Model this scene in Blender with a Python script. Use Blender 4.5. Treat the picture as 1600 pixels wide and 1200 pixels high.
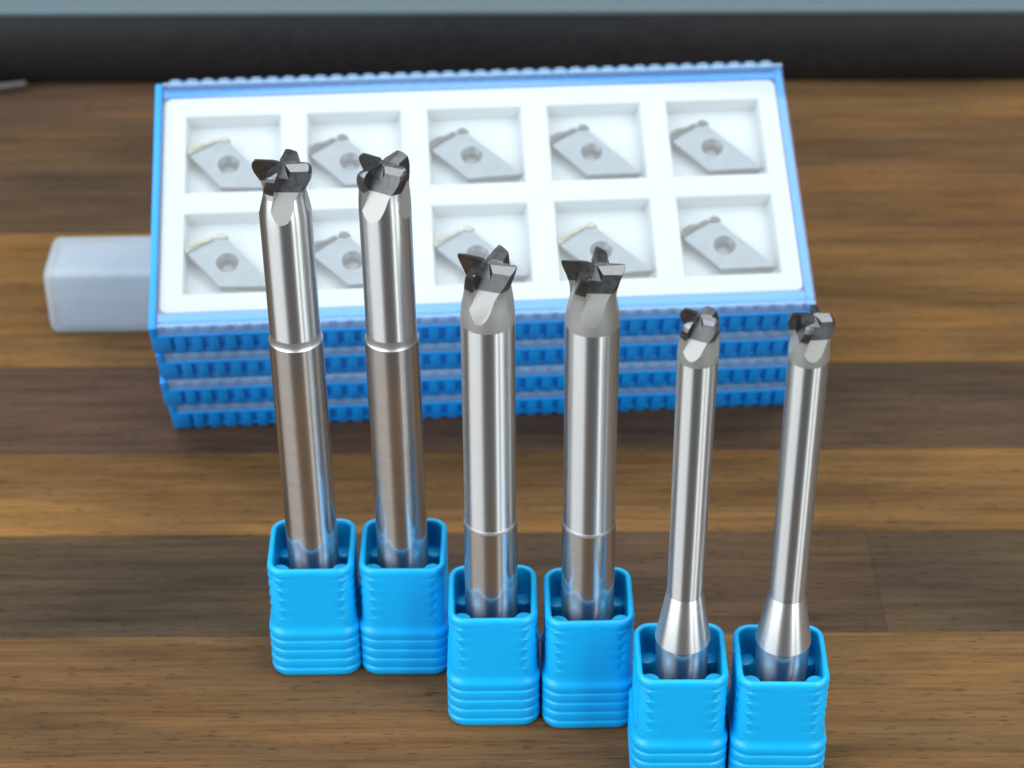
import bpy, bmesh, math, random
from mathutils import Vector, Matrix

S = 0.001            # everything below is written in millimetres
scene = bpy.context.scene
for o in list(bpy.data.objects):
    bpy.data.objects.remove(o)
COL = scene.collection
R = math.radians

# ------------------------------------------------------------------ camera
cam_d = bpy.data.cameras.new('camera')
cam = bpy.data.objects.new('camera', cam_d); COL.objects.link(cam)
cam_d.sensor_fit = 'HORIZONTAL'; cam_d.sensor_width = 36.0
cam_d.lens = 3438.836 / 1600.0 * 36.0
cam_d.clip_start = 0.01; cam_d.clip_end = 20.0
right = Vector((0.999978, -0.00379041, -0.00543792))
up = Vector((0.00662858, 0.571815, 0.820356))
fwd = Vector((0.0, 0.820374, -0.571828))
m = Matrix.Identity(4)
for i in range(3):
    m[i][0] = right[i]; m[i][1] = up[i]; m[i][2] = -fwd[i]
m.translation = Vector((0, 0, 238.7018 * S))
cam.matrix_world = m
cam_d.dof.use_dof = True
cam_d.dof.focus_distance = 0.316
cam_d.dof.aperture_fstop = 28.0
scene.camera = cam

# ------------------------------------------------------------------ light
world = bpy.data.worlds.new('World'); scene.world = world
world.use_nodes = True
bg = world.node_tree.nodes['Background']
bg.inputs['Color'].default_value = (0.86, 0.93, 1.0, 1)
bg.inputs['Strength'].default_value = 0.12

def area(name, loc, target, sx, sy, watts, color):
    d = bpy.data.lights.new(name, 'AREA'); d.shape = 'RECTANGLE'
    d.size = sx; d.size_y = sy; d.energy = watts; d.color = color
    o = bpy.data.objects.new(name, d); COL.objects.link(o)
    o.location = loc
    o.rotation_euler = (Vector(target) - Vector(loc)).to_track_quat('-Z', 'Y').to_euler()
    return o
# ceiling luminaire over the table, a window to the front left, a narrower one to the front right
area('ceiling_light', (0.05, 0.52, 1.25), (0.05, 0.52, 0), 2.6, 1.15, 27.0, (0.96, 0.985, 1.0))
area('window_light_left', (-0.80, -0.30, 0.50), (0, 0.28, 0.03), 1.1, 0.85, 13.0, (0.93, 0.975, 1.0))
area('window_light_right', (0.52, -0.50, 0.50), (0, 0.28, 0.03), 0.15, 0.85, 3.6, (0.96, 1.0, 0.98))
area('window_light_far_right', (0.78, -0.30, 0.50), (0, 0.28, 0.03), 0.22, 0.85, 4.2, (0.96, 1.0, 0.98))

vs = scene.view_settings
vs.view_transform = 'Standard'; vs.look = 'None'; vs.exposure = 0.22; vs.gamma = 1.0
vs.use_curve_mapping = False
scene.render.engine = 'CYCLES'
scene.cycles.use_denoising = True
scene.cycles.max_bounces = 12
scene.cycles.transparent_max_bounces = 24
scene.cycles.caustics_reflective = False
scene.cycles.caustics_refractive = False
scene.cycles.sample_clamp_indirect = 6.0

# ------------------------------------------------------------------ helpers
def lin(r, g, b):
    f = lambda c: (c / 12.92 if c <= 0.04045 else ((c + 0.055) / 1.055) ** 2.4)
    return (f(r / 255), f(g / 255), f(b / 255), 1)

def new_mesh(name, verts, faces, mats=(), smooth=None, midx=None):
    me = bpy.data.meshes.new(name)
    me.from_pydata([(v[0] * S, v[1] * S, v[2] * S) for v in verts], [], faces)
    for mt in mats: me.materials.append(mt)
    if midx:
        for p, k in zip(me.polygons, midx): p.material_index = k
    finish(me, smooth)
    return me

def finish(me, smooth=None):
    bm = bmesh.new(); bm.from_mesh(me)
    bmesh.ops.recalc_face_normals(bm, faces=bm.faces)
    bm.to_mesh(me); bm.free()
    if smooth is not None:
        for p in me.polygons: p.use_smooth = True
        me.set_sharp_from_angle(angle=R(smooth))
    me.update()

def add(name, me, parent=None, loc=(0, 0, 0), rot=(0, 0, 0)):
    o = bpy.data.objects.new(name, me); COL.objects.link(o)
    o.location = [c * S for c in loc]; o.rotation_euler = rot
    if parent is not None: o.parent = parent
    return o

def empty(name, loc=(0, 0, 0), rot=(0, 0, 0)):
    o = bpy.data.objects.new(name, None); COL.objects.link(o)
    o.empty_display_size = 0.005
    o.location = [c * S for c in loc]; o.rotation_euler = rot
    return o

def tag(o, label=None, cat=None, group=None, kind=None):
    if label: o['label'] = label
    if cat: o['category'] = cat
    if group: o['group'] = group
    if kind: o['kind'] = kind
    return o

def box_geo(x0, x1, y0, y1, z0, z1):
    v = [(x, y, z) for z in (z0, z1) for y in (y0, y1) for x in (x0, x1)]
    f = [(0, 2, 3, 1), (4, 5, 7, 6), (0, 1, 5, 4), (2, 6, 7, 3), (0, 4, 6, 2), (1, 3, 7, 5)]
    return v, f

def boxes_mesh(name, boxes, mats, bevel=0.0, seg=2, smooth=40):
    V, F = [], []
    for b in boxes:
        v, f = box_geo(*b); n = len(V)
        V += v; F += [tuple(i + n for i in q) for q in f]
    me = bpy.data.meshes.new(name)
    me.from_pydata([(a * S, b * S, c * S) for a, b, c in V], [], F)
    bm = bmesh.new(); bm.from_mesh(me)
    if bevel:
        bmesh.ops.bevel(bm, geom=list(bm.edges), offset=bevel * S, segments=seg, affect='EDGES', profile=0.5)
    bmesh.ops.recalc_face_normals(bm, faces=bm.faces)
    bm.to_mesh(me); bm.free()
    for mt in mats: me.materials.append(mt)
    for p in me.polygons: p.use_smooth = True
    me.set_sharp_from_angle(angle=R(smooth))
    return me

def lathe(name, prof, mats, seg=72, smooth=30, cap0=True, cap1=True):
    V, F = [], []
    n = len(prof)
    for k in range(seg):
        a = 2 * math.pi * k / seg
        for r, z in prof: V.append((r * math.cos(a), r * math.sin(a), z))
    for k in range(seg):
        k2 = (k + 1) % seg
        for i in range(n - 1):
            F.append((k * n + i, k2 * n + i, k2 * n + i + 1, k * n + i + 1))
    if cap0: F.append(tuple(k * n for k in range(seg)))
    if cap1: F.append(tuple(k * n + n - 1 for k in range(seg)))
    return new_mesh(name, V, F, mats, smooth)

# ------------------------------------------------------------------ materials
class N:
    """tiny node-tree helper"""
    def __init__(s, name):
        s.m = bpy.data.materials.new(name); s.m.use_nodes = True
        s.t = s.m.node_tree; s.p = s.t.nodes['Principled BSDF']; s.out = s.t.nodes['Material Output']
    def n(s, t, **k):
        x = s.t.nodes.new(t)
        for a, b in k.items(): setattr(x, a, b)
        return x
    def l(s, a, b): s.t.links.new(a, b)
    def set(s, **k):
        for a, b in k.items(): s.p.inputs[a.replace('_', ' ')].default_value = b
        return s
    def noise(s, scale, detail=4, vec=None, rough=0.55):
        x = s.n('ShaderNodeTexNoise'); x.inputs['Scale'].default_value = scale
        x.inputs['Detail'].default_value = detail; x.inputs['Roughness'].default_value = rough
        if vec is not None: s.l(vec, x.inputs['Vector'])
        return x
    def ramp(s, fac, stops):
        x = s.n('ShaderNodeValToRGB')
        while len(x.color_ramp.elements) < len(stops): x.color_ramp.elements.new(0.5)
        for e, (p, c) in zip(x.color_ramp.elements, stops):
            e.position = p; e.color = c if len(c) == 4 else (*c, 1)
        s.l(fac, x.inputs['Fac']); return x
    def bump(s, height, strength, dist):
        x = s.n('ShaderNodeBump'); x.inputs['Strength'].default_value = strength
        x.inputs['Distance'].default_value = dist
        s.l(height, x.inputs['Height']); s.l(x.outputs[0], s.p.inputs['Normal']); return x
    def objvec(s, sc=(1, 1, 1)):
        c = s.n('ShaderNodeTexCoord'); mp = s.n('ShaderNodeMapping')
        mp.inputs['Scale'].default_value = sc
        s.l(c.outputs['Object'], mp.inputs['Vector']); return mp.outputs[0]

def g(v): return (v, v, v, 1)

def steel(name, base, rough, aniso=0.0, streak=0.06):
    k = N(name); k.set(Metallic=1.0, Roughness=rough)
    k.p.inputs['Base Color'].default_value = base
    if aniso:
        k.p.inputs['Anisotropic'].default_value = aniso
        k.p.inputs['Anisotropic Rotation'].default_value = 0.25
        t = k.n('ShaderNodeTangent', direction_type='RADIAL', axis='Z')
        k.l(t.outputs[0], k.p.inputs['Tangent'])
    # grinding marks run round the bar: fine variation along the axis
    nz = k.noise(1.0, 3, k.objvec((500, 500, 9000)))
    r = k.ramp(nz.outputs['Fac'], [(0.3, g(max(rough - streak, 0.03))), (0.7, g(rough + streak))])
    k.l(r.outputs[0], k.p.inputs['Roughness'])
    if aniso:
        un = k.noise(1.0, 5, k.objvec((900, 900, 260)), 0.6)
        k.bump(un.outputs['Fac'], 0.12, 0.00002)
    return k.m

M_POL = steel('polished_steel', (0.66, 0.68, 0.69, 1), 0.345, 1.0, 0.008)
def shank_steel():
    k = N('ground_shank_steel'); k.set(Metallic=1.0, Roughness=0.33)
    k.p.inputs['Base Color'].default_value = (0.62, 0.61, 0.60, 1)
    k.p.inputs['Anisotropic'].default_value = 1.0; k.p.inputs['Anisotropic Rotation'].default_value = 0.25
    t = k.n('ShaderNodeTangent', direction_type='RADIAL', axis='Z'); k.l(t.outputs[0], k.p.inputs['Tangent'])
    gl = k.n('ShaderNodeBsdfGlossy'); gl.inputs['Color'].default_value = (0.66, 0.65, 0.64, 1); gl.inputs['Roughness'].default_value = 0.11
    nz = k.noise(1.0, 3, k.objvec((60, 60, 900)))
    r = k.ramp(nz.outputs['Fac'], [(0.3, g(0.48)), (0.7, g(0.54))])
    mx = k.n('ShaderNodeMixShader'); k.l(r.outputs[0], mx.inputs[0])
    k.l(k.p.outputs[0], mx.inputs[1]); k.l(gl.outputs[0], mx.inputs[2]); k.l(mx.outputs[0], k.out.inputs['Surface'])
    return k.m
M_SHK = shank_steel()
M_RNG = steel('chamfer_steel', (0.62, 0.63, 0.64, 1), 0.42, 0.0, 0.03)
M_CONE = steel('turned_cone_steel', (0.70, 0.71, 0.71, 1), 0.38, 0.95, 0.01)
M_SAT = steel('satin_ground_steel', (0.56, 0.57, 0.555, 1), 0.54, 0.0, 0.025)

def carbide():
    k = N('dark_coated_carbide'); k.set(Metallic=1.0, Roughness=0.32)
    nz = k.noise(1.0, 5, k.objvec((900, 900, 900)))
    c = k.ramp(nz.outputs['Fac'], [(0.3, (0.15, 0.153, 0.163)), (0.75, (0.215, 0.218, 0.228))])
    k.l(c.outputs[0], k.p.inputs['Base Color'])
    r = k.ramp(nz.outputs['Fac'], [(0.3, g(0.32)), (0.7, g(0.44))]); k.l(r.outputs[0], k.p.inputs['Roughness'])
    return k.m
M_CARB = carbide()

def plastic(name, col, rough, sss=0.0, coat=0.0):
    k = N(name); k.set(Roughness=rough)
    k.p.inputs['Base Color'].default_value = col
    k.p.inputs['IOR'].default_value = 1.49
    if sss:
        k.p.inputs['Subsurface Weight'].default_value = sss
        k.p.inputs['Subsurface Radius'].default_value = (0.3, 0.7, 1.0)
        k.p.inputs['Subsurface Scale'].default_value = 0.0016
    nz = k.noise(1.0, 4, k.objvec((260, 260, 260)))
    r = k.ramp(nz.outputs['Fac'], [(0.3, g(rough - 0.06)), (0.7, g(rough + 0.08))])
    k.l(r.outputs[0], k.p.inputs['Roughness'])
    k.bump(nz.outputs['Fac'], 0.08, 0.0002)
    return k.m
M_BLUE = plastic('blue_soft_plastic', (0.001, 0.39, 0.80, 1), 0.36, 0.28)
M_BOX = plastic('blue_box_plastic', (0.001, 0.27, 0.80, 1), 0.36, 0.25)
M_WHITE = plastic('white_tray_plastic', (0.50, 0.54, 0.56, 1), 0.5, 0.1)
M_BLACK = plastic('black_case_plastic', (0.006, 0.006, 0.008, 1), 0.5)
M_GREYBLUE = plastic('grey_blue_coating', (0.085, 0.125, 0.145, 1), 0.5)
M_CABLE = plastic('grey_rubber', (0.075, 0.072, 0.08, 1), 0.5)

def clear(name, haze, tint=(0.8, 0.88, 0.95, 1)):
    k = N(name)
    t = k.n('ShaderNodeBsdfTransparent'); t.inputs['Color'].default_value = (0.955, 0.975, 0.985, 1)
    gl = k.n('ShaderNodeBsdfGlossy'); gl.inputs['Roughness'].default_value = 0.06
    lw = k.n('ShaderNodeLayerWeight'); lw.inputs['Blend'].default_value = 0.5
    pw = k.n('ShaderNodeMath', operation='POWER'); k.l(lw.outputs['Facing'], pw.inputs[0]); pw.inputs[1].default_value = 5.0
    fr = k.n('ShaderNodeMath', operation='MULTIPLY_ADD'); k.l(pw.outputs[0], fr.inputs[0])
    fr.inputs[1].default_value = 0.95; fr.inputs[2].default_value = 0.045
    df = k.n('ShaderNodeBsdfDiffuse'); df.inputs['Color'].default_value = tint
    mx = k.n('ShaderNodeMixShader'); m2 = k.n('ShaderNodeMixShader'); m2.inputs[0].default_value = haze
    k.l(fr.outputs[0], mx.inputs[0]); k.l(t.outputs[0], mx.inputs[1]); k.l(gl.outputs[0], mx.inputs[2])
    k.l(mx.outputs[0], m2.inputs[1]); k.l(df.outputs[0], m2.inputs[2])
    k.l(m2.outputs[0], k.out.inputs['Surface'])
    return k.m
M_CLEAR = clear('clear_plastic_lid', 0.012, (0.92, 0.96, 1.0, 1))
M_SCAL = clear('hazy_plastic_edge', 0.20, (0.32, 0.62, 1.0, 1))
M_SKIRT = clear('hazy_blue_skirt', 0.24, (0.52, 0.77, 1.0, 1))

def frosted():
    k = N('frosted_clear_plastic')
    k.set(Roughness=0.3, IOR=1.45)
    k.p.inputs['Base Color'].default_value = (0.66, 0.74, 0.81, 1)
    t = k.n('ShaderNodeBsdfTransparent'); t.inputs['Color'].default_value = (0.9, 0.94, 0.97, 1)
    tr = k.n('ShaderNodeBsdfTranslucent'); tr.inputs['Color'].default_value = (0.75, 0.83, 0.9, 1)
    nz = k.noise(1.0, 4, k.objvec((60, 60, 60)))
    r = k.ramp(nz.outputs['Fac'], [(0.3, g(0.42)), (0.7, g(0.54))])
    m1 = k.n('ShaderNodeMixShader'); m1.inputs[0].default_value = 0.35
    m2 = k.n('ShaderNodeMixShader')
    k.l(k.p.outputs[0], m1.inputs[1]); k.l(tr.outputs[0], m1.inputs[2])
    k.l(r.outputs[0], m2.inputs[0]); k.l(m1.outputs[0], m2.inputs[1]); k.l(t.outputs[0], m2.inputs[2])
    k.l(m2.outputs[0], k.out.inputs['Surface'])
    return k.m
M_FROST = frosted()

def insert_mat(name, c0, c1, rough):
    k = N(name); k.set(Metallic=0.75, Roughness=rough)
    nz = k.noise(1.0, 4, k.objvec((420, 420, 420)))
    c = k.ramp(nz.outputs['Fac'], [(0.3, c0), (0.72, c1)]); k.l(c.outputs[0], k.p.inputs['Base Color'])
    return k.m
M_INS = insert_mat('grey_carbide_insert', (0.15, 0.178, 0.20), (0.205, 0.235, 0.26), 0.36)
M_TIP = insert_mat('dark_insert_tip', (0.035, 0.042, 0.044), (0.07, 0.08, 0.08), 0.3)
M_TIPG = insert_mat('gold_insert_tip', (0.25, 0.24, 0.19), (0.31, 0.30, 0.23), 0.4)

def wood():
    k = N('laminated_wood')
    oi = k.n('ShaderNodeObjectInfo')
    tc = k.n('ShaderNodeTexCoord')
    off = k.n('ShaderNodeVectorMath', operation='MULTIPLY_ADD')
    k.l(oi.outputs['Random'], off.inputs[0]); off.inputs[1].default_value = (3.1, 2.3, 0.0)
    k.l(tc.outputs['Object'], off.inputs[2])
    def mapped(sc):
        mp = k.n('ShaderNodeMapping'); mp.inputs['Scale'].default_value = sc
        k.l(off.outputs[0], mp.inputs['Vector']); return mp.outputs[0]
    warp = k.noise(1.0, 3, mapped((16, 60, 1)))
    fine = k.noise(1.0, 8, mapped((55, 1500, 1)), 0.65)       # pores drawn along the grain
    mid = k.noise(1.0, 6, mapped((12, 260, 1)), 0.6)          # growth bands
    big = k.noise(1.0, 4, mapped((14, 34, 1)), 0.55)          # clouds of colour
    mid.inputs['Distortion'].default_value = 0.6
    fr = k.ramp(fine.outputs['Fac'], [(0.30, g(0.68)), (0.52, g(1.0)), (0.8, g(1.12))])
    mr = k.ramp(mid.outputs['Fac'], [(0.28, g(0.78)), (0.5, g(1.0)), (0.75, g(1.14))])
    br = k.ramp(big.outputs['Fac'], [(0.28, (0.76, 0.78, 0.82)), (0.5, (1, 1, 1)), (0.75, (1.26, 1.2, 1.06))])
    def mul(a, b):
        x = k.n('ShaderNodeMix', data_type='RGBA', blend_type='MULTIPLY'); x.inputs[0].default_value = 1.0
        k.l(a, x.inputs[6]); k.l(b, x.inputs[7]); return x.outputs[2]
    c = mul(mul(mul(oi.outputs['Color'], fr.outputs[0]), mr.outputs[0]), br.outputs[0])
    # stain and heartwood drift slowly over the whole top, across the joints
    geo = k.n('ShaderNodeNewGeometry')
    def wmap(sc, lo=(0, 0, 0)):
        mp = k.n('ShaderNodeMapping'); mp.inputs['Scale'].default_value = sc; mp.inputs['Location'].default_value = lo
        k.l(geo.outputs['Position'], mp.inputs['Vector']); return mp.outputs[0]
    w1 = k.noise(1.0, 5, wmap((9, 62, 1)), 0.6); w1.inputs['Distortion'].default_value = 0.8
    wr = k.ramp(w1.outputs['Fac'], [(0.30, (0.66, 0.65, 0.66)), (0.5, (.92, .92, .92)), (0.68, (1.18, 1.08, 0.90))])
    c = mul(c, wr.outputs[0])
    w2 = k.noise(1.0, 6, wmap((26, 420, 1), (4, 2, 0)), 0.65)
    wr2 = k.ramp(w2.outputs['Fac'], [(0.34, g(0.72)), (0.5, g(1.0)), (0.7, g(1.12))])
    c = mul(c, wr2.outputs[0])
    # open dark cracks along the grain
    cr = k.noise(1.0, 5, mapped((22, 700, 1)), 0.7)
    crr = k.ramp(cr.outputs['Fac'], [(0.27, g(0.35)), (0.33, g(1.0))])
    c = mul(c, crr.outputs[0])
    # short open pores
    po = k.noise(1.0, 3, mapped((330, 2300, 1)), 0.5)
    por = k.ramp(po.outputs['Fac'], [(0.31, g(0.45)), (0.40, g(1.0))])
    c = mul(c, por.outputs[0])
    k.l(c, k.p.inputs['Base Color'])
    rr = k.ramp(mid.outputs['Fac'], [(0.3, g(0.58)), (0.7, g(0.46))]); k.l(rr.outputs[0], k.p.inputs['Roughness'])
    k.p.inputs['Specular IOR Level'].default_value = 0.12
    k.bump(fine.outputs['Fac'], 0.25, 0.0003)
    return k.m
M_WOOD = wood()

# ------------------------------------------------------------------ table: laminated staves
DARK = (90, 74, 62); DGREY = (86, 73, 61); RED = (94, 75, 65); AMB = (138, 104, 66); MID = (115, 88, 63)
YEL = (130, 99, 61); AMB2 = (130, 99, 65); BRN = (106, 82, 61); TAN = (121, 95, 68)
table = tag(empty('table', (0, 330, -20)), 'dark brown laminated wooden table top of long staves', 'table', kind='structure')
rows = [(186, 214, [(-260, MID), (40, BRN)]),
        (214, 242.5, [(-260, MID)]),
        (242.5, 271, [(-260, MID), (33, TAN)]),
        (271, 297.5, [(-260, DGREY), (-29, DARK), (61, DGREY)]),
        (297.5, 321, [(-260, AMB2), (-16, AMB2)]),
        (321, 349, [(-260, RED), (20, DARK)]),
        (349, 371, [(-260, AMB2), (-20, AMB2)]),
        (371, 399, [(-260, AMB), (-20, AMB2)]),
        (399, 426, [(-260, DARK), (10, MID)]),
        (426, 449, [(-260, DARK), (20, BRN)]),
        (449, 474, [(-260, RED), (30, TAN)]),
        (474, 502, [(-260, MID)]), (502, 530, [(-260, BRN)]), (530, 560, [(-260, MID)]), (560, 590, [(-260, BRN)])]
random.seed(4)
for (y0, y1, st) in rows:
    xs = [s[0] for s in st] + [260]
    for i, (x0, c) in enumerate(st):
        x1 = xs[i + 1]
        me = boxes_mesh('plank', [(-(x1 - x0) / 2 + .008, (x1 - x0) / 2 - .008, -(y1 - y0) / 2 + .015, (y1 - y0) / 2 - .015, 0, 20)], [M_WOOD], 0.05, 1)
        o = add('plank', me, table, ((x0 + x1) / 2, (y0 + y1) / 2 - 330, random.uniform(-.008, .008)))
        f = random.uniform(.94, 1.05) * .76
        cc = lin(*c)
        o.color = (cc[0] * f, cc[1] * f * .97, cc[2] * f * .84, 1)

# ------------------------------------------------------------------ dark case across the back
case = tag(empty('equipment_case', (0, 466, 0), (0, 0, R(-.45))), 'black-sided low case with grey-blue top lying across the back of the table', 'case')
pv = [(0.9, 0.6), (0.0, 2.0), (-0.7, 5.5), (-0.9, 9.5), (-0.5, 14.0), (0.5, 17.4), (1.2, 17.7), (110, 17.7), (110, 0.6)]
V = [(x, y, z) for x in (-210, 210) for y, z in pv]; n = len(pv)
F = [(i, (i + 1) % n, n + (i + 1) % n, n + i) for i in range(n)] + [tuple(range(n)), tuple(range(n, 2 * n))]
add('side_wall', new_mesh('side_wall', V, F, [M_BLACK], 40), case)
add('top_plate', boxes_mesh('top_plate', [(-211, 211, -0.4, 111, 17.7, 19.5)], [M_GREYBLUE], 0.6, 3), case)
for fx in (-180, 180):
    for fy in (8, 100):
        add('foot', boxes_mesh('foot', [(fx - 6, fx + 6, fy - 3, fy + 3, 0, 0.7)], [M_BLACK], 0.1, 1), case)

# short grey cable end at the far left
pts = [(-175, 447, 1.3), (-150, 455, 1.3), (-128, 461.3, 1.4), (-113.5, 464.1, 2.0)]
V, F = [], []
K = 12
for i, p in enumerate(pts):
    a = Vector(pts[max(i - 1, 0)]); b = Vector(pts[min(i + 1, 3)])
    t = (b - a).normalized(); s = t.cross(Vector((0, 0, 1))).normalized(); u = s.cross(t)
    rr = 1.0 if i < 3 else .7
    for k in range(K):
        an = 2 * math.pi * k / K
        q = Vector(p) + (s * math.cos(an) + u * math.sin(an)) * rr
        V.append((q.x + 140, q.y - 457, q.z))
for i in range(3):
    for k in range(K):
        F.append((i * K + k, i * K + (k + 1) % K, (i + 1) * K + (k + 1) % K, (i + 1) * K + k))
F += [tuple(range(K)), tuple(range(3 * K, 4 * K))]
tag(add('cable', new_mesh('cable', V, F, [M_CABLE], 50), None, (-140, 457, 0)), 'pale grey cable end at the far left edge against the black case', 'cable')

# ------------------------------------------------------------------ stacked insert boxes
YAW, TILT = 0.0554, 0.4512
WB, DB, LH = 114.4, 52.0, 9.3
BOX_M = Matrix.Translation(Vector((-5.47, 332.15 - 1.55, 1.12)) * S) @ Matrix.Rotation(YAW, 4, 'Z') @ Matrix.Rotation(TILT, 4, 'X')
W0 = -1.2            # bottom of the stack in the box frame
HW = WB / 2
NR = 38; PITCH = (WB - 4.0) / NR

def box_place(o, u, v, w):
    o.matrix_world = BOX_M @ Matrix.Translation(Vector((u, v, w)) * S)

# base tray: floor, four walls (front and back recessed behind the ribs), raised left end flange
def make_base():
    b = []
    return boxes_mesh('base_tray', [
        (-HW + .1, HW - .1, 0.45, DB - .45, 0, 1.2),                  # floor
        (-HW + 1.2, HW - 1.2, 0.62, 2.2, 1.2, 5.55),                  # recessed front wall
        (-HW + 1.2, HW - 1.2, DB - 2.2, DB - 0.62, 1.2, 5.55),        # recessed back wall
        (HW - 1.45, HW - .1, 0.3, DB - .3, 1.2, 7.9),                 # right wall
        (-HW, -HW + 1.25, 0.1, DB - .1, 0.9, 8.6),                    # raised left flange
        (-HW + .6, HW - .3, 0.05, 2.3, 5.3, 6.1),                     # front top bead
        (-HW + .6, HW - .3, DB - 2.3, DB - .05, 5.3, 6.1),            # back top bead
        (-HW + 1.3, HW - 1.5, 1.05, 3.55, 5.9, 7.9),                  # inner front rim
        (-HW + 1.3, HW - 1.5, DB - 2.7, DB - 1.05, 5.9, 7.95),        # inner back rim
    ], [M_BOX], 0.22, 2)
ME_BASE = make_base()
ME_RIB = boxes_mesh('rib', [(-.86, .86, 0.08, 1.3, 0.02, 5.6)], [M_BOX], 0.2, 2)
ME_END = boxes_mesh('end_block', [(-1.6, 1.6, 0.0, 2.0, 0.02, 6.0)], [M_BOX], 0.4, 2)

# clear lid: thin top, skirt, scalloped crest along front and back edge
def make_lid(name, boxes, mat):
    me = boxes_mesh(name, boxes, [mat], 0.16, 2)
    return me
LX0, LX1 = -HW + 1.35, HW
ME_LID = make_lid('lid', [(LX0, LX1, 1.0, DB - 1.0, 8.1, 9.1), (LX0, LX0 + 1.0, 1.62, DB - 1.62, 6.15, 8.08)], M_CLEAR)
ME_SKIRT = make_lid('lid_skirt', [(LX0, LX1, 0.2, .98, 6.15, 8.8), (LX0, LX1, DB - .98, DB - .2, 6.15, 9.05)], M_SKIRT)
def make_scallop():
    V, F = [], []
    K = 9
    for y in (0.0, 1.25):
        for i in range(K + 1):
            a = math.pi * i / K
            V.append((1.4 * math.cos(a), y, 8.7 + 1.05 * math.sin(a)))
    n = K + 1
    for i in range(K): F.append((i, i + 1, n + i + 1, n + i))
    F += [tuple(range(n)), tuple(range(n, 2 * n)), (0, n, 2 * n - 1, K)]
    return new_mesh('scallop', V, F, [M_SCAL], 40)
ME_SCAL = make_scallop()
ME_CELL = boxes_mesh('grip_cell', [(-.85, .85, 0.03, .8, 6.75, 8.5)], [M_SCAL], 0.3, 3)

NAMEL = ['blue slotted plastic box at the bottom of the stack, resting on the table',
         'blue slotted plastic box with clear lid, second from the bottom of the stack',
         'blue slotted plastic box with clear lid, directly under the topmost box',
         'topmost blue box of the stack, clear lid over a white tray of inserts']
for L in range(4):
    w = W0 + LH * L
    bxo = tag(empty('insert_box'), NAMEL[L], 'insert box', 'blue insert boxes stacked on the table')
    dx = (0.25, -0.2, 0.15, 0)[L]; dy = (0.3, -0.1, .15, 0)[L]
    box_place(bxo, dx, dy, w)
    base = add('base_tray', ME_BASE, bxo)
    for i in range(NR):
        add('rib', ME_RIB, base, (-HW + 2.0 + PITCH * (i + .5) + PITCH / 2, 0, 0)) if i < NR - 1 else None
    for sx in (-HW + 1.7, HW - 1.7):
        add('end_block', ME_END, base, (sx, 0, 0))
    if L == 3:
        for i in range(NR - 1):
            r = add('rib', ME_RIB, base, (-HW + 2.0 + PITCH * (i + 1), DB, 0), (0, 0, math.pi))
    lid = add('lid', ME_LID, bxo); add('lid_skirt', ME_SKIRT, lid)
    if L == 3:
        for i in range(NR):
            add('scallop', ME_SCAL, lid, (-HW + 2.6 + (WB - 3.9) / NR * (i + .5) - .3, DB - 1.3, 0))
    for i in range(NR):
        add('grip_cell', ME_CELL, lid, (-HW + 2.6 + (WB - 3.9) / NR * (i + .5) - .3, 0, 0))

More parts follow.
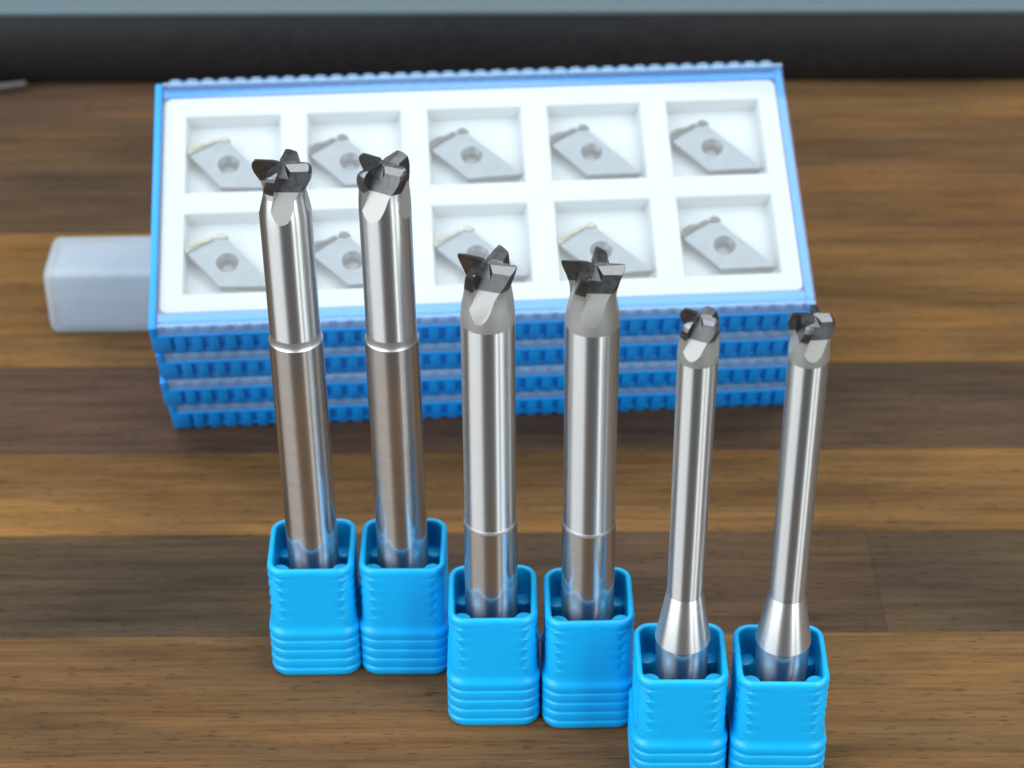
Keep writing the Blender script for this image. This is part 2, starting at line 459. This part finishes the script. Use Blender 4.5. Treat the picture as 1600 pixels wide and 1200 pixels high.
# white tray with ten pockets
TW = W0 + 3 * LH                                   # bottom of top box
TZ0, TZ1, PF = 1.3, 7.75, 4.7                      # tray bottom, top, pocket floor (above box bottom)
US = [-51.6 + 21.7 * i for i in range(5)]; PWID = 17.0
VS = [7.4, 28.4]; PHEI = 16.6
def make_tray():
    x0, x1, y0, y1 = -55.5, 55.6, 3.7, 49.15
    bm = bmesh.new()
    xs = [x0] + [e for u in US for e in (u, u + PWID)] + [x1]
    ys = [y0] + [e for v in VS for e in (v, v + PHEI)] + [y1]
    grid = {}
    def P(x, y, z):
        k = (round(x, 3), round(y, 3), round(z, 3))
        if k not in grid: grid[k] = bm.verts.new((x * S, y * S, z * S))
        return grid[k]
    def quad(*p): bm.faces.new([P(*q) for q in p])
    for i in range(len(xs) - 1):
        for j in range(len(ys) - 1):
            a, b, c, d = xs[i], xs[i + 1], ys[j], ys[j + 1]
            if i % 2 == 1 and j % 2 == 1:
                e = .5
                quad((a + e, c + e, PF), (b - e, c + e, PF), (b - e, d - e, PF), (a + e, d - e, PF))
                quad((a, c, TZ1), (b, c, TZ1), (b - e, c + e, PF), (a + e, c + e, PF))
                quad((b, c, TZ1), (b, d, TZ1), (b - e, d - e, PF), (b - e, c + e, PF))
                quad((b, d, TZ1), (a, d, TZ1), (a + e, d - e, PF), (b - e, d - e, PF))
                quad((a, d, TZ1), (a, c, TZ1), (a + e, c + e, PF), (a + e, d - e, PF))
            else:
                quad((a, c, TZ1), (b, c, TZ1), (b, d, TZ1), (a, d, TZ1))
    for i in range(len(xs) - 1):
        a, b = xs[i], xs[i + 1]
        quad((a, y0, TZ1), (b, y0, TZ1), (b, y0, TZ0), (a, y0, TZ0))
        quad((a, y1, TZ1), (b, y1, TZ1), (b, y1, TZ0), (a, y1, TZ0))
    for j in range(len(ys) - 1):
        c, d = ys[j], ys[j + 1]
        quad((x0, c, TZ1), (x0, d, TZ1), (x0, d, TZ0), (x0, c, TZ0))
        quad((x1, c, TZ1), (x1, d, TZ1), (x1, d, TZ0), (x1, c, TZ0))
    bmesh.ops.recalc_face_normals(bm, faces=bm.faces)
    onc = lambda v: min(abs(v.co.x - x0 * S), abs(v.co.x - x1 * S)) < 1e-6 and min(abs(v.co.y - y0 * S), abs(v.co.y - y1 * S)) < 1e-6
    corner = [e for e in bm.edges if onc(e.verts[0]) and onc(e.verts[1])]
    bmesh.ops.bevel(bm, geom=corner, offset=1.4 * S, segments=4, affect='EDGES', profile=.5)
    ed = [e for e in bm.edges if len(e.link_faces) == 2 and e.calc_face_angle(0) > .5 and e.verts[0].co.z > 7 * S and e.verts[1].co.z > 7 * S]
    bmesh.ops.bevel(bm, geom=ed, offset=.3 * S, segments=2, affect='EDGES', profile=.5)
    me = bpy.data.meshes.new('insert_tray'); bm.to_mesh(me); bm.free()
    me.materials.append(M_WHITE)
    for p in me.polygons: p.use_smooth = True
    me.set_sharp_from_angle(angle=R(35))
    return me
tray = tag(add('insert_tray', make_tray()), 'white moulded tray with ten square pockets inside the topmost blue box', 'tray')
box_place(tray, 0, 0, TW)

# inserts: parallelogram body with countersunk hole, stepped cutting tip at the upper left
POLY = [(.4, 8.0), (.5, 8.9), (6.3, 12.0), (7.0, 11.8), (16.5, 1.5), (6.4, 1.2)]
HC = (7.6, 6.4)
def make_insert_body():
    T = 2.4; hr = 1.25; cr = 1.95
    angs = set()
    for x, y in POLY: angs.add(round(math.atan2(y - HC[1], x - HC[0]) % (2 * math.pi), 5))
    for k in range(40):
        a = round(2 * math.pi * k / 40, 5)
        if all(abs(a - b) > .05 for b in angs): angs.add(a)
    angs = sorted(angs)
    def hit(a, shrink=0.0):
        dx, dy = math.cos(a), math.sin(a); best = 1e9
        for i in range(len(POLY)):
            x0, y0 = POLY[i]; x1, y1 = POLY[(i + 1) % len(POLY)]
            ex, ey = x1 - x0, y1 - y0
            den = dx * ey - dy * ex
            if abs(den) < 1e-9: continue
            t = ((x0 - HC[0]) * ey - (y0 - HC[1]) * ex) / den
            s = ((x0 - HC[0]) * dy - (y0 - HC[1]) * dx) / den
            if t > 0 and -1e-6 <= s <= 1 + 1e-6: best = min(best, t)
        return max(best - shrink, .1)
    rings = []
    def ring(f, z): rings.append([(HC[0] + f(a) * math.cos(a), HC[1] + f(a) * math.sin(a), z) for a in angs])
    ring(lambda a: hr, 0); ring(lambda a: hit(a, .9), 0); ring(lambda a: hit(a, .12), T - .25)
    ring(lambda a: hit(a, .28), T); ring(lambda a: cr, T); ring(lambda a: hr, T - .9); ring(lambda a: hr, 0)
    V = [p for r_ in rings for p in r_]; n = len(angs); F = []
    for i in range(len(rings) - 1):
        for k in range(n): F.append((i * n + k, i * n + (k + 1) % n, (i + 1) * n + (k + 1) % n, (i + 1) * n + k))
    me = bpy.data.meshes.new('insert_body')
    me.from_pydata([(a * S, b * S, c * S) for a, b, c in V], [], F)
    bm = bmesh.new(); bm.from_mesh(me); bmesh.ops.remove_doubles(bm, verts=bm.verts, dist=1e-6)
    bmesh.ops.recalc_face_normals(bm, faces=bm.faces); bm.to_mesh(me); bm.free()
    me.materials.append(M_INS)
    for p in me.polygons: p.use_smooth = True
    me.set_sharp_from_angle(angle=R(25))
    return me
ME_INS = make_insert_body()
def prism(name, poly, z0, z1, mats, taper=.0):
    n = len(poly)
    cx = sum(p[0] for p in poly) / n; cy = sum(p[1] for p in poly) / n
    V = [(x, y, z0) for x, y in poly] + [(cx + (x - cx) * (1 - taper), cy + (y - cy) * (1 - taper), z1) for x, y in poly]
    F = [tuple(range(n)), tuple(range(n, 2 * n))] + [(i, (i + 1) % n, n + (i + 1) % n, n + i) for i in range(n)]
    return new_mesh(name, V, F, mats, 25)
def tip_meshes(mat):
    a = prism('cutting_edge', [(.2, 7.9), (.2, 9.6), (1.6, 10.6), (3.0, 10.7), (4.9, 11.7), (5.3, 11.2), (1.1, 8.6)], 1.2, 2.8, [mat], .04)
    b = prism('edge_ridge', [(.6, 8.9), (.8, 9.7), (1.7, 10.3), (3.2, 10.4), (3.5, 10.2)], 2.8, 3.0, [mat], .15)
    c = prism('corner_tip', [(5.3, 11.35), (5.4, 12.1), (6.5, 12.5), (7.5, 11.7), (6.6, 11.1)], 1.6, 2.65, [mat], .06)
    return a, b, c
TIPS = {'d': tip_meshes(M_TIP), 'g': tip_meshes(M_TIPG)}
POS = ['first', 'second', 'middle', 'fourth', 'last']
# (row, col): offset u, v, rotation, tip finish
JIT = {(0, 0): (.0, .1, -3, 'g'), (0, 1): (.0, -.3, 2, 'd'), (0, 2): (.0, 0, 1, 'g'), (0, 3): (.0, -.1, 2.5, 'g'), (0, 4): (.1, .1, 0, 'd'),
       (1, 0): (.1, -.2, -4, 'g'), (1, 1): (.0, -.4, 1, 'd'), (1, 2): (.0, .1, 2, 'd'), (1, 3): (-.1, -.1, -1, 'd'), (1, 4): (.0, 0, 0, 'd')}
for (rw, cl), (du, dv, rt, tp) in JIT.items():
    rowname = 'far' if rw else 'near'
    ins = tag(empty('carbide_insert'), 'grey diamond insert with round hole, %s from left in %s row of white tray' % (POS[cl], rowname), 'insert', 'carbide inserts in the white tray')
    ins.matrix_world = BOX_M @ Matrix.Translation(Vector((US[cl] + du + 8.3, VS[rw] + dv + 7.2, TW + PF + .03)) * S) @ Matrix.Rotation(R(rt), 4, 'Z') @ Matrix.Translation(Vector((-8.3, -7.2, 0)) * S)
    add('body', ME_INS, ins)
    a, b, c = TIPS[tp]
    e = add('cutting_edge', a, ins); add('edge_ridge', b, e); add('corner_tip', c, ins)

# frosted square tube the stack leans on
def rounded_square(a, b, rc, k=6):
    pts = []
    for cx, cy, a0 in ((a - rc, b - rc, 0), (-a + rc, b - rc, 90), (-a + rc, -b + rc, 180), (a - rc, -b + rc, 270)):
        for i in range(k + 1):
            an = R(a0 + 90 * i / k); pts.append((cx + rc * math.cos(an), cy + rc * math.sin(an)))
    return pts
def make_tube():
    secs = [(0, 5.7, 1.4), (.25, 6.5, 1.6), (.9, 7.1, 1.7), (1.6, 7.25, 1.7), (78, 7.3, 1.7), (78.0, 6.3, 1.2), (2.2, 6.2, 1.2)]
    V, F = [], []; n = None
    for x, a, rc in secs:
        c = rounded_square(a, a, rc); n = len(c)
        V += [(x, p[0], p[1] + 7.3) for p in c]
    for i in range(len(secs) - 1):
        for k in range(n): F.append((i * n + k, i * n + (k + 1) % n, (i + 1) * n + (k + 1) % n, (i + 1) * n + k))
    F += [tuple(range(n)), tuple(range((len(secs) - 1) * n, len(secs) * n))]
    return new_mesh('case_tube', V, F, [M_FROST], 40)
tag(add('case_tube', make_tube(), None, (-90.6, 367.3, 0), (0, 0, R(.6))), 'frosted clear square plastic tube lying under the left end of the box stack', 'tube')

# ------------------------------------------------------------------ blue tool holders
def make_holder():
    prof = []            # z, half width, corner radius, rib amount
    HT = 21.43
    prof += [(0.0, 6.45, 2.5), (.12, 6.75, 2.6), (.45, 7.0, 2.7), (.9, 7.08, 2.7)]
    for zc in (1.75, 3.65, 5.55, 7.45):
        prof += [(zc - .55, 7.14, 2.7), (zc - .22, 7.12, 2.7), (zc - .08, 6.93, 2.6), (zc + .08, 6.9, 2.6), (zc + .3, 7.02, 2.7), (zc + .6, 7.12, 2.7)]
    prof += [(8.6, 7.16, 2.7), (8.95, 7.13, 2.7), (9.25, 7.0, 2.65), (9.55, 6.82, 2.6), (9.9, 6.72, 2.6), (10.5, 6.68, 2.6)]
    z = 11.0
    while z < 20.3: prof.append((z, 6.68 + .05 * (z - 11) / 9.3, 2.6)); z += .15
    prof += [(20.6, 6.74, 2.6), (20.95, 6.7, 2.55), (21.22, 6.58, 2.45), (21.38, 6.4, 2.3), (HT, 6.18, 2.1), (21.38, 5.98, 1.95), (21.2, 5.84, 1.85), (20.8, 5.77, 1.8), (15, 5.7, 1.8), (6.2, 5.6, 1.8)]
    V, F = [], []; n = None
    nout = 0
    for i, (z, a, rc) in enumerate(prof):
        c = []
        k = 8
        for q, (sx, sy, a0) in enumerate(((1, 1, 0), (-1, 1, 90), (-1, -1, 180), (1, -1, 270))):
            for j in range(k + 1):
                an = R(a0 + 90 * j / k); c.append((sx * (a - rc) + rc * math.cos(an), sy * (a - rc) + rc * math.sin(an)))
            # extra points along the straight side
            nx = ((-1, 1), (-1, -1), (1, -1), (1, 1))[q]
            an = R(a0 + 90)
            p0 = c[-1]
            p1 = (nx[0] * (a - rc) + rc * math.cos(an), nx[1] * (a - rc) + rc * math.sin(an))
            for j in range(1, 6):
                t = j / 6; c.append((p0[0] + (p1[0] - p0[0]) * t, p0[1] + (p1[1] - p0[1]) * t))
        rib = 0
        if 11.9 < z < 20.0 and i < len(prof) - 10:
            ph = ((z - 12.0) / 1.95) % 1.0                      # saw-tooth grip notches
            w_ = (1 - ph / .78) if ph < .78 else (ph - .78) / .22; rib = .46 * w_ * w_ * (3 - 2 * w_)
        if rib:
            cc = []
            for x, y in c:
                e = min(max((abs(x) - 3.6) / 2.7, 0), 1); e = e * e * (3 - 2 * e)
                d = math.hypot(x, y)
                cc.append((x * (1 - rib * e / d), y * (1 - rib * e / d)))
            c = cc
        n = len(c); V += [(x, y, z) for x, y in c]
    m_ = len(prof)
    for i in range(m_ - 1):
        for k in range(n): F.append((i * n + k, i * n + (k + 1) % n, (i + 1) * n + (k + 1) % n, (i + 1) * n + k))
    F += [tuple(range(n)), tuple(range((m_ - 1) * n, m_ * n))]
    return new_mesh('holder_body', V, F, [M_BLUE], 50)
ME_HOLD = make_holder()
ME_POST = lathe('corner_post', [(1.75, 6.2), (1.7, 15.6), (1.4, 16.1), (.6, 16.3)], [M_BLUE], 24, 40)
ME_POSTF = lathe('corner_post', [(1.75, 6.2), (1.7, 19.6), (1.4, 20.1), (.6, 20.3)], [M_BLUE], 24, 40)

HOLD = [(-31.48, 268.29), (-17.15, 268.29), (-3.15, 256.53), (11.42, 255.81), (24.55, 242.74), (39.21, 242.17)]
HYAW = [.6, -.4, .3, .8, -.3, -.9]
HL = ['blue square ribbed tool holder at the far left, holding the leftmost long cutter',
      'blue square ribbed tool holder second from the left, behind the middle pair',
      'blue square ribbed tool holder third from the left, left one of the middle pair',
      'blue square ribbed tool holder fourth from the left, right one of the middle pair',
      'blue square ribbed tool holder under the left slim cutter, cut off by the bottom edge',
      'blue square ribbed tool holder at the far right, cut off by the bottom edge']
for (x, y), yw, lb in zip(HOLD, HYAW, HL):
    h = tag(empty('tool_holder', (x, y, 0), (0, 0, R(yw))), lb, 'tool holder', 'blue tool holders in three staggered pairs')
    add('holder_body', ME_HOLD, h)
    for sx in (-1, 1):
        add('corner_post', ME_POST, h, (4.75 * sx, 4.75, 0)); add('corner_post', ME_POSTF, h, (4.75 * sx, -4.75, 0))

# ------------------------------------------------------------------ end mills
def convex(planes, size=6.0, rot=0.0, center=(0, 0, 0)):
    """convex cutter: the box around center, kept on the side each plane's normal points to"""
    c = Vector(center); hs = []
    for ax in range(3):
        for sg in (-1, 1):
            n = Vector((0, 0, 0)); n[ax] = -sg
            p = c.copy(); p[ax] += sg * size
            hs.append((n, n.dot(p)))
    for p, n in planes:
        n = Vector(n).normalized(); hs.append((n, n.dot(Vector(p))))
    pts = []
    for a in range(len(hs)):
        for b in range(a + 1, len(hs)):
            for d in range(b + 1, len(hs)):
                m3 = Matrix((hs[a][0], hs[b][0], hs[d][0]))
                if abs(m3.determinant()) < 1e-6: continue
                q = m3.inverted() @ Vector((hs[a][1], hs[b][1], hs[d][1]))
                if all(n.dot(q) >= w - 1e-5 for n, w in hs) and all((q - o).length > 1e-4 for o in pts): pts.append(q)
    bm = bmesh.new()
    for q in pts: bm.verts.new(q)
    r = bmesh.ops.convex_hull(bm, input=bm.verts)
    junk = [v for v in bm.verts if not v.link_faces]
    if junk: bmesh.ops.delete(bm, geom=junk, context='VERTS')
    bmesh.ops.recalc_face_normals(bm, faces=bm.faces)
    bmesh.ops.rotate(bm, verts=bm.verts, cent=(0, 0, 0), matrix=Matrix.Rotation(rot, 3, 'Z'))
    return bm

def try_head(profile, opt, jit):
    """end of a four-flute cutter, in units of the neck radius, top at z = 0"""
    seg = 96; bm = bmesh.new()
    rings = []
    for r_, z in profile:
        rings.append([bm.verts.new((r_ * math.cos(2 * math.pi * k / seg + jit), r_ * math.sin(2 * math.pi * k / seg + jit), z)) for k in range(seg)])
    for a, b in zip(rings, rings[1:]):
        for k in range(seg): bm.faces.new((a[k], a[(k + 1) % seg], b[(k + 1) % seg], b[k]))
    bm.faces.new(rings[0][::-1]); bm.faces.new(rings[-1])
    bmesh.ops.recalc_face_normals(bm, faces=bm.faces)
    me = bpy.data.meshes.new('head_blank'); bm.to_mesh(me); bm.free()
    ob = bpy.data.objects.new('head_blank', me); COL.objects.link(ob)
    a, k, c = opt.get('a', -.08), opt.get('k', .27), opt.get('c', .41)      # flute floor  y = a x + k z - c
    hx = opt.get('helix', .29)
    b, c2 = opt.get('b', -.22), opt.get('c2', .1)                            # cutting face of the tooth in front
    n1 = Vector((a, -1, k)).normalized()
    n2 = Vector((1, b, -(hx + b * .25))).normalized()
    gk = opt.get('gash', 1.15)
    n3 = Vector((0, -1, gk)).normalized()                                    # end gash floor
    hw = opt.get('heel', -51)
    n4 = Vector((math.sin(R(hw)), -math.cos(R(hw)), 0)); n4.z = -(n4.x * hx + n4.y * .3); n4.normalize()
    tools = []
    for q in range(4):
        rot = q * math.pi / 2
        tools.append(convex([((0, -c, 0), n1), ((c2, 0, 0), n2)], 6, rot, (0, -5.2, 0)))
        tools.append(convex([((0, -.03, 0), n3), ((c2 + .012, 0, 0), n2), ((.13, -.1, 0), n4)], 4, rot, (0, -3.4, 0)))
        # end relief falls away behind each cutting edge, then a steeper heel facet
        for ang, y0, z0 in ((opt.get('relief', 9), .12, 0.0), (opt.get('relief2', 28), opt.get('heely', -.2), -.05)):
            sl = R(ang)
            tools.append(convex([((.5, y0, z0 + .004 * q), Vector((opt.get('dish', -.06), -math.sin(sl), math.cos(sl)))), ((.04, 0, 0), (1, 0, 0)),
                                 ((0, .45, 0), (.3, -1, 0)), ((0, -.12, 0), (1.25, 1, 0))], 3, rot, (2.6, 0, 2.4)))
    for i, tb in enumerate(tools):
        tm = bpy.data.meshes.new('cutter_volume'); tb.to_mesh(tm); tb.free()
        to = bpy.data.objects.new('cutter_volume', tm); COL.objects.link(to)
        md = ob.modifiers.new('cut', 'BOOLEAN'); md.operation = 'DIFFERENCE'; md.solver = 'EXACT'; md.object = to
        tools[i] = to
    dg = bpy.context.evaluated_depsgraph_get()
    res = bpy.data.meshes.new_from_object(ob.evaluated_get(dg))
    for t_ in tools + [ob]:
        dm = t_.data; bpy.data.objects.remove(t_); bpy.data.meshes.remove(dm)
    return res

DEBUG = False
def make_head(profile, opt):
    for att in range(8):                     # the exact solver can fail on an unlucky alignment: turn the blank a little and retry
        res = try_head(profile, opt, .0071 + .0113 * att)
        rmax = max((math.hypot(v.co.x, v.co.y) for v in res.vertices), default=9)
        zs = [v.co.z for v in res.vertices]
        bm = bmesh.new(); bm.from_mesh(res); vol = bm.calc_volume()
        nonman = sum(1 for e in bm.edges if not e.is_manifold); bm.free()
        if DEBUG: print('HEAD', att, rmax, max(zs, default=0), min(zs, default=0), vol, nonman)
        if rmax < 1.3 and zs and max(zs) < .05 and min(zs) > -3 and 3.0 < vol < 8.5 and nonman < 25:
            return res
    return res

def split_head(res, rad, zc, ztop, polished):
    """dark coated end above zc, satin ground flute zone below it; scaled to millimetres"""
    out = []
    for which in (0, 1):
        bm = bmesh.new(); bm.from_mesh(res)
        geom = bm.verts[:] + bm.edges[:] + bm.faces[:]
        nn = Vector((0, 0, 1)) if which == 0 else Vector((0, 0, -1))
        bmesh.ops.bisect_plane(bm, geom=geom, plane_co=(0, 0, zc), plane_no=nn, clear_inner=True)
        bmesh.ops.scale(bm, verts=bm.verts, vec=Vector((rad * S,) * 3))
        bmesh.ops.translate(bm, verts=bm.verts, vec=Vector((0, 0, ztop * S)))
        bmesh.ops.dissolve_limit(bm, angle_limit=R(.6), verts=bm.verts, edges=bm.edges)
        if which == 0:
            pass
        me = bpy.data.meshes.new('cutting_head' if which == 0 else 'flute_zone'); bm.to_mesh(me); bm.free()
        me.materials.append(M_CARB if which == 0 else M_SAT)
        if which and polished:
            me.materials.append(M_POL)
            for p in me.polygons:
                c = Vector((p.center.x, p.center.y, 0)).normalized()
                if p.normal.dot(c) > .981: p.material_index = 1
        for p in me.polygons: p.use_smooth = True
        me.set_sharp_from_angle(angle=R(14))
        out.append(me)
    return out

ZB = -2.55      # lower end of the ground zone, in neck radii
P_LIP = [(.05, ZB), (1.0, ZB), (1.0, -2.1), (.95, -1.6), (.9, -1.25), (.92, -1.0), (1.0, -.8), (1.08, -.6), (1.115, -.42), (1.12, -.28), (1.09, -.14), (1.02, -.05), (.9, 0.0), (.05, 0.0)]
P_LIP2 = [(.05, ZB), (1.0, ZB), (1.0, -1.9), (.985, -1.5), (.96, -1.15), (.97, -.95), (1.02, -.75), (1.06, -.55), (1.08, -.36), (1.06, -.2), (1.0, -.08), (.88, 0.0), (.05, 0.0)]
P_SQ = [(.05, ZB), (1.0, ZB), (.995, -2.2), (.95, -1.7), (.9, -1.25), (.9, -1.0), (.96, -.65), (1.03, -.36), (1.06, -.22), (1.075, -.14), (1.075, -.03), (1.05, 0.0), (.05, 0.0)]
P_SQ2 = [(.05, ZB), (1.0, ZB), (.985, -2.2), (.935, -1.7), (.89, -1.25), (.89, -1.0), (.94, -.65), (1.03, -.33), (1.06, -.22), (1.08, -.14), (1.08, -.03), (1.06, 0.0), (.05, 0.0)]
P_BALL = [(.05, ZB), (1.0, ZB), (1.0, -1.8), (.98, -1.45), (.98, -1.2), (1.02, -.95), (1.05, -.72), (1.04, -.5), (.98, -.3), (.88, -.14), (.74, -.03), (.62, 0.0), (.05, 0.0)]

def widen(prof, f):
    return [(r_ * (1 + f * min(max((z + 1.2) / .6, 0), 1)) if r_ > .1 else r_, z) for r_, z in prof]
P_LIP = widen(P_LIP, .04); P_LIP2 = widen(P_LIP2, .07); P_SQ = widen(P_SQ, .065); P_SQ2 = widen(P_SQ2, .06); P_BALL = widen(P_BALL, .085)
TL = [  # kind, neck radius, top z, head rotation deg, profile, options, x offset, lean, coating limit
    ('long', 3.72, 89.6, 2, P_LIP, dict(relief=7, relief2=24), .23, -.0067, -.95),
    ('long', 3.72, 89.6, -25, P_LIP2, dict(relief=10, relief2=26), -.06, -.0064, -.98),
    ('mid', 3.83, 80.6, -14, P_SQ, dict(), -.22, .001, -.9),
    ('mid', 3.83, 80.5, 1, P_SQ2, dict(relief=7), -.13, -.0009, -.9),
    ('slim', 2.74, 80.6, -22, P_BALL, dict(relief=14, relief2=30), .1, .0025, -1.1),
    ('slim', 2.74, 80.9, 9, P_BALL, dict(relief=14, relief2=30), .08, .003, -1.1)]
TLAB = ['long steel end mill with rounded dark cutting lips, leftmost in the far left holder',
        'long steel end mill with dark rounded head, second from the left',
        'mid-length steel end mill with square dark teeth, third from the left',
        'mid-length steel end mill with straight dark cross-bar teeth, fourth from the left',
        'slim steel end mill with flared foot, left one of the front pair',
        'slim steel end mill with dark round head, rightmost tool of all']
for i, ((kind, rn, zt, hr, prof, opt, dx, lean, zc), lb) in enumerate(zip(TL, TLAB)):
    x, y = HOLD[i]
    t = tag(empty('end_mill', (x + dx, y, 6.25), (0, math.atan(lean), 0)), lb, 'end mill', 'end mills standing in blue holders')
    H0 = 6.25
    res = make_head(prof, opt)
    hm, fm = split_head(res, rn, zc, zt - H0, kind == 'long')
    bpy.data.meshes.remove(res)
    add('cutting_head', hm, t, (0, 0, 0), (0, 0, R(hr)))
    add('flute_zone', fm, t, (0, 0, 0), (0, 0, R(hr)))
    zn = zt + ZB * rn - H0          # top of the plain neck
    if kind == 'long':
        zs = 60.2 - H0
        add('shank', lathe('shank', [(3.6, 0), (4.0, .5), (4.0, zs)], [M_SHK], 96, 30, True, False), t)
        add('shoulder_ring', lathe('shoulder_ring', [(4.0, zs), (3.985, zs + .06), (3.92, zs + .14), (3.84, zs + .3), (3.78, zs + .6), (3.74, zs + 1.0), (rn, zs + 1.4)], [M_RNG], 96, 60, False, False), t)
        add('neck', lathe('neck', [(rn, zs + 1.4), (rn, zn)], [M_POL], 96, 30, False, False), t)
    elif kind == 'mid':
        zs = 35.4 - H0
        add('shank', lathe('shank', [(3.6, 0), (4.0, .5), (4.0, zs)], [M_SHK], 96, 30, True, False), t)
        add('shoulder_ring', lathe('shoulder_ring', [(4.0, zs), (3.97, zs + .25), (rn, zs + .6)], [M_RNG], 96, 20, False, False), t)
        add('neck', lathe('neck', [(rn, zs + .6), (rn, zn)], [M_POL], 96, 30, False, False), t)
    else:
        zs = 24.3 - H0
        add('shank', lathe('shank', [(3.5, 0), (3.86, .5), (3.86, zs)], [M_SHK], 96, 30, True, False), t)
        add('flared_foot', lathe('flared_foot', [(3.86, zs), (4.03, zs + .05), (4.03, zs + .25), (2.66, zs + 8.6), (2.61, zs + 8.7)], [M_CONE], 96, 20, False, False), t)
        add('neck', lathe('neck', [(2.61, zs + 8.7), (2.60, zs + 9.0), (rn, zn)], [M_POL], 96, 30, False, False), t)
